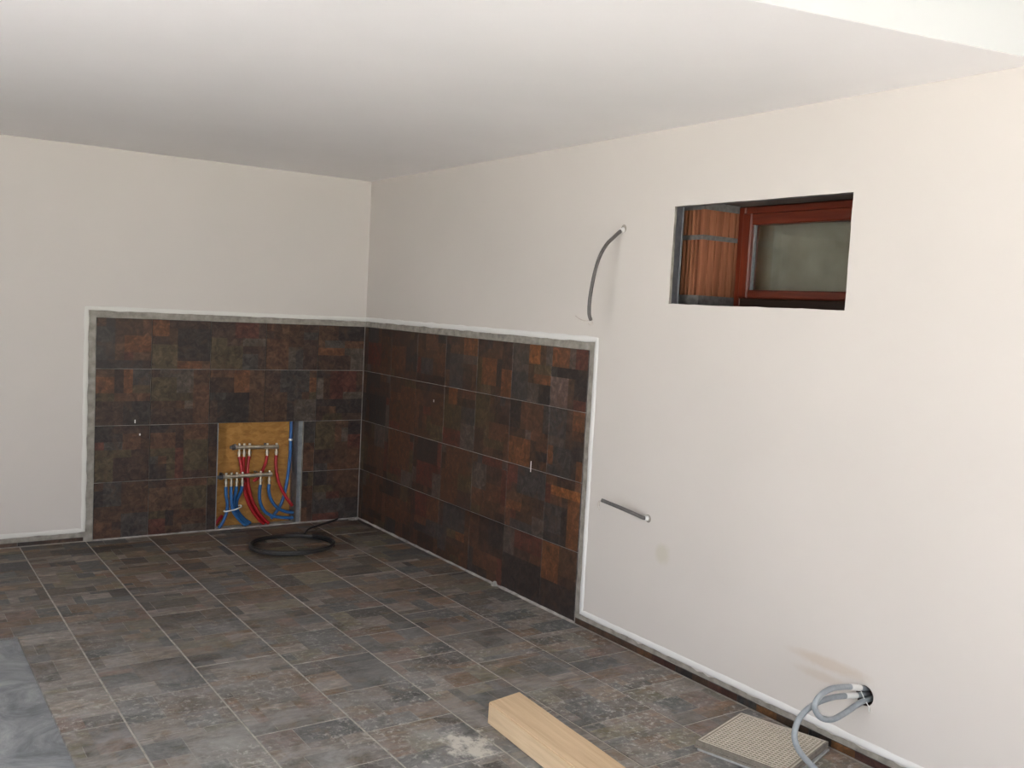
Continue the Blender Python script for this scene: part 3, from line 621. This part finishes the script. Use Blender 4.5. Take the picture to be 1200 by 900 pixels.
pipe([(-.809, yy, zt), (-.812, .034, .23), (-.826, .066, .16), (-.818, .074, .10), (-.775, .076, .042), (-.728, .077, .006)], MAT['blue_pipe'], 'blue heating pipe on the fourth port from the lower dark end valve', 'blue heating pipes')
pipe([(-.690, yy, zt), (-.694, .020, .23), (-.690, .020, .16), (-.660, .020, .095), (-.60, .020, .055), (-.52, .022, .038), (-.460, .022, .033)], MAT['blue_pipe'], 'lower blue heating pipe bending right along the recess floor', 'blue heating pipes')
pipe([(-.632, yy, zt), (-.634, .020, .23), (-.618, .020, .17), (-.575, .020, .11), (-.515, .021, .078), (-.460, .022, .068)], MAT['blue_pipe'], 'upper blue heating pipe bending right to the steel stud', 'blue heating pipes')
b = MB(); tie = [(-.914, .006, .112), (-.86, .006, .119), (-.81, .03, .128), (-.796, .06, .129), (-.80, .085, .128), (-.85, .086, .116), (-.905, .045, .111), (-.922, .02, .111), (-.914, .006, .112)]
b.tube(spline(tie, 5), .0045, 6); o = b.build('cable_tie', MAT['white_plastic'], smooth=True); tag(o, 'white cable tie around the bunched blue pipes', 'cable tie')
for i, (xx, zz) in enumerate(((-.473, .545), )):
    b = MB().lathe((xx, .080, zz-.006), (0, 0, 1), [(0, .0135), (.012, .0135)], 10); o = b.build('pipe_clip', MAT['white_plastic']); tag(o, 'white clip round the long blue pipe', 'pipe clip')

# ------------------------------------------------------------------ cable coil on the floor
R0 = .0105
def coil(rx, ry, cx, cy, ph0, turns, dz, seed):
    out = []; n = int(turns*26)
    for i in range(n+1):
        a = ph0+2*math.pi*turns*i/n; w = 1+.13*noise.noise(Vector((i*.11, seed, 0)))-.05*i/n
        out.append((cx+rx*w*math.cos(a), cy+ry*w*math.sin(a), R0+dz*i/n))
    return out
pts = coil(.255, .218, -.712, -.585, -.4, 2.207, .022, 4)
tail = [(-.50, -.33, .036), (-.424, -.244, .026), (-.298, -.125, .014), (-.20, -.050, .010), (-.165, -.026, .012)]
cc = empty('cable_coil', (-.712, -.585, 0)); tag(cc, 'thin black cable coiled on the floor in front of the pipe recess', 'cable')
MB().tube(spline(pts[::2], 3), .0086, 9).build('loop', MAT['cable'], cc, smooth=True)
MB().tube(spline([pts[-1]]+tail, 6), .0062, 8).build('tail', MAT['cable'], cc, smooth=True)

# ------------------------------------------------------------------ cables from the right wall
def cable(path, r, label, loc, cores):
    e = empty('wall_cable', loc); tag(e, label, 'cable', 'bare cables from the right wall')
    MB().tube(spline(path, 10), r, 10).build('sheath', MAT['grey_cable'], e, smooth=True)
    for c_ in cores: MB().tube(spline(c_, 6), .0016, 6).build('wire_end', MAT['wire'], e, smooth=True)
    MB().lathe((-.0035, loc[1], loc[2]), (-1, 0, 0), [(0, .019), (.002, .016), (.004, .0085)], 12).build('plaster_ring', MAT['raw'], e)
    MB().tube(spline(path[:2], 4), [r*1.35]*5, 10).build('pale_collar', MAT['cut_in'], e, smooth=True)
C1 = [(.006, -2.605, 1.865), (-.022, -2.605, 1.852), (-.058, -2.605, 1.823), (-.098, -2.605, 1.787), (-.132, -2.605, 1.733), (-.152, -2.605, 1.675), (-.166, -2.605, 1.61), (-.175, -2.605, 1.54), (-.174, -2.605, 1.48), (-.162, -2.605, 1.449)]
cable(C1, .0085, 'dark cable curving down from the wall between panel and window', (0, -2.605, 1.865),
      [[(-.163, -2.605, 1.452), (-.185, -2.602, 1.446), (-.215, -2.60, 1.451), (-.245, -2.598, 1.466)], [(-.163, -2.606, 1.452), (-.155, -2.61, 1.438), (-.172, -2.615, 1.430), (-.185, -2.615, 1.437)]])
C2 = [(.006, -2.884, .606), (-.020, -2.878, .608), (-.032, -2.862, .613), (-.060, -2.811, .629), (-.090, -2.753, .645), (-.118, -2.699, .659)]
cable(C2, .0085, 'short dark cable sticking straight out low on the right wall', (0, -2.884, .606),
      [[(-.118, -2.700, .659), (-.126, -2.690, .652), (-.128, -2.688, .635), (-.122, -2.694, .612)], [(-.117, -2.702, .658), (-.122, -2.690, .648), (-.121, -2.69, .63)]])

# ------------------------------------------------------------------ round box with conduits, low on the right wall
jb = empty('junction_box', (0, -JB[0], JB[1])); tag(jb, 'round recessed wall box with grey conduits coming out', 'wall box')
b = MB(); n = 24
ring = lambda r, x_: [(x_, -JB[0]+r*math.cos(2*math.pi*k/n), JB[1]+r*math.sin(2*math.pi*k/n)) for k in range(n)]
V = ring(.0335, -.003)+ring(.0335, .055)+ring(.0345, .055)+ring(.0345, -.003)
F = [(L*n+k, L*n+(k+1) % n, ((L+1) % 4)*n+(k+1) % n, ((L+1) % 4)*n+k) for L in range(4) for k in range(n)]; F.append(tuple(n+k for k in range(n)))
b.add(V, F).build('cup', MAT['box_inner'], jb)
MB().tube(spline([(-.004, -3.985, .262), (-.012, -4.0, .247), (-.014, -4.02, .222), (-.008, -4.034, .200), (-.02, -4.045, .190)], 6), .0017, 6).build('pull_cord', MAT['white_plastic'], jb, smooth=True)
YC = -4.012
def conduit(path, label, r=.0098):
    e = empty('flexible_conduit', path[0]); tag(e, label, 'conduit', 'grey conduits from the wall box')
    P = spline(path, 10); rr = [r*(1+.03*(i % 2)) for i in range(len(P))]
    MB().tube(P, rr, 12).build('tube', MAT['conduit'], e, smooth=True)
    return e
c1 = conduit([(.045, YC+.012, .245), (-.015, YC+.010, .256), (-.07, YC+.004, .272), (-.132, YC, .285), (-.203, YC-.004, .292), (-.258, YC-.006, .277), (-.279, YC-.008, .248), (-.250, YC-.012, .209), (-.192, YC-.014, .191), (-.126, YC-.012, .198), (-.06, YC-.006, .209), (-.015, YC-.004, .216), (.045, YC-.004, .216)],
             'grey conduit looping out of the round wall box and back')
c2 = conduit([(.045, YC+.019, .221), (-.012, YC+.021, .226), (-.064, YC+.023, .234), (-.154, YC+.023, .244), (-.249, YC+.020, .239), (-.325, YC+.012, .212), (-.354, YC+.004, .164), (-.344, YC-.01, .118), (-.300, YC-.03, .066), (-.26, YC-.06, .030), (-.22, YC-.12, .012), (-.17, YC-.22, .0105)],
             'grey conduit hanging from the round wall box down to the floor')
MB().tube(spline([(-.020, YC+.010, .258), (-.055, YC+.006, .268), (-.085, YC+.003, .276)], 5), .0108, 12).build('paint_splash', MAT['cut_in'], c1, smooth=True)
MB().tube(spline([(-.020, YC+.0212, .227), (-.050, YC+.0225, .232), (-.080, YC+.023, .2362)], 5), .0108, 12).build('paint_splash', MAT['cut_in'], c2, smooth=True)

# ------------------------------------------------------------------ sawn timber on the floor
BH = .080
b = bmesh.new(); bmesh.ops.create_cube(b, size=1)
Lb = 1.25
for v in b.verts: v.co = Vector((v.co.x*.152, (v.co.y-.5)*Lb, (v.co.z+.5)*BH))
bmesh.ops.subdivide_edges(b, edges=[e for e in b.edges if abs(e.verts[0].co.y-e.verts[1].co.y) > .5], cuts=24)
bmesh.ops.bevel(b, geom=[e for e in b.edges if e.calc_face_angle(0) > .5], offset=.004, segments=2, affect='EDGES')
for v in b.verts: v.co.x += .0015*noise.noise(Vector((v.co.y*6, 1, v.co.z*9))); v.co.z += .001*noise.noise(Vector((v.co.y*5, 4, v.co.x*9))) if v.co.z > .04 else 0
for v in b.verts:
    if v.co.y > -.03: v.co.y += .24*v.co.x                  # the end is sawn off a little askew
me = bpy.data.meshes.new('timber_beam'); b.to_mesh(me); b.free(); me.materials.append(MAT['pine'])
beam = bpy.data.objects.new('timber_beam', me); COL.objects.link(beam); beam.location = (-.905, -3.156, 0.0008); beam.rotation_euler.z = math.radians(-3.4)
tag(beam, 'pale sawn pine beam lying on the tiled floor', 'timber beam')

# ------------------------------------------------------------------ spare tiles stacked face down beside the right wall
P0 = Vector((-.4565, -3.679)); ea = Vector((.314, .090)).normalized(); eb = Vector((.090, -.314)).normalized()
SZ, TH = .336, .0088
cen = P0+ea*SZ/2+eb*SZ/2
labels = ['pale spare tile face down on top of the stack, reverse waffle showing', 'spare tile in the stack, just under the topmost one', 'spare tile in the stack, just above the bottom one', 'bottom tile of the stack, lying on the tiled floor']
def spare(level, top, off, rot, label):
    z0 = .0008+level*TH
    e = empty('spare_tile', (cen.x+off[0], cen.y+off[1], z0)); e.rotation_euler = (0, 0, math.atan2(ea.y, ea.x)+rot); tag(e, label, 'tile', 'spare tiles stacked face down')
    h = SZ/2; V = []; F = []; c_ = .0015
    for (q, z_) in ((h-c_, 0), (h, c_), (h, TH-.0012), (h-.0012, TH-.0004)): V += [(-q, -q, z_), (q, -q, z_), (q, q, z_), (-q, q, z_)]
    for L in range(3):
        for k in range(4): F.append((L*4+k, L*4+(k+1) % 4, L*4+4+(k+1) % 4, L*4+4+k))
    F += [(3, 2, 1, 0), (12, 13, 14, 15)]
    def child(name, V, F, mat):
        me = bpy.data.meshes.new(name); me.from_pydata(V, [], F); me.materials.append(mat); o = bpy.data.objects.new(name, me); COL.objects.link(o); o.parent = e; return o
    child('body', V, F, MAT['tile_edge'] if level != 0 else MAT['tile_edge2'])
    if top:
        V = []; F = []
        q = h-.006; n = len(V)
        V += [(-q, -q, TH), (q, -q, TH), (q, q, TH), (-q, q, TH)]; F.append((0, 1, 2, 3)); child('reverse_face', V, F, MAT['tile_back'])
        V = []; F = []; nx = 19; st = (2*q-.03)/nx
        def rbox(x0, x1, y0, y1, zt_):
            n = len(V); V.extend([(x0, y0, TH), (x1, y0, TH), (x1, y1, TH), (x0, y1, TH), (x0+.001, y0+.001, zt_), (x1-.001, y0+.001, zt_), (x1-.001, y1-.001, zt_), (x0+.001, y1-.001, zt_)])
            F.extend([tuple(i+n for i in f) for f in ((4, 5, 6, 7), (0, 1, 5, 4), (1, 2, 6, 5), (2, 3, 7, 6), (3, 0, 4, 7))])
        for i in range(nx+1):
            u = -q+.015+i*st; rbox(u-.0022, u+.0022, -q+.013, q-.013, TH+.0016); rbox(-q+.013, q-.013, u-.0022, u+.0022, TH+.0016)
        for (x0, x1, y0, y1) in ((-q, q, -q, -q+.006), (-q, q, q-.006, q), (-q, -q+.006, -q, q), (q-.006, q, -q, q)): rbox(x0, x1, y0, y1, TH+.0014)
        o = child('waffle_ribs', V, F, MAT['tile_ridge'])
    return e
spare(0, False, (.004, -.006), .012, labels[3]); spare(1, False, (-.002, .002), -.008, labels[2]); spare(2, False, (.002, .0), .004, labels[1]); spare(3, True, (0, 0), 0, labels[0])
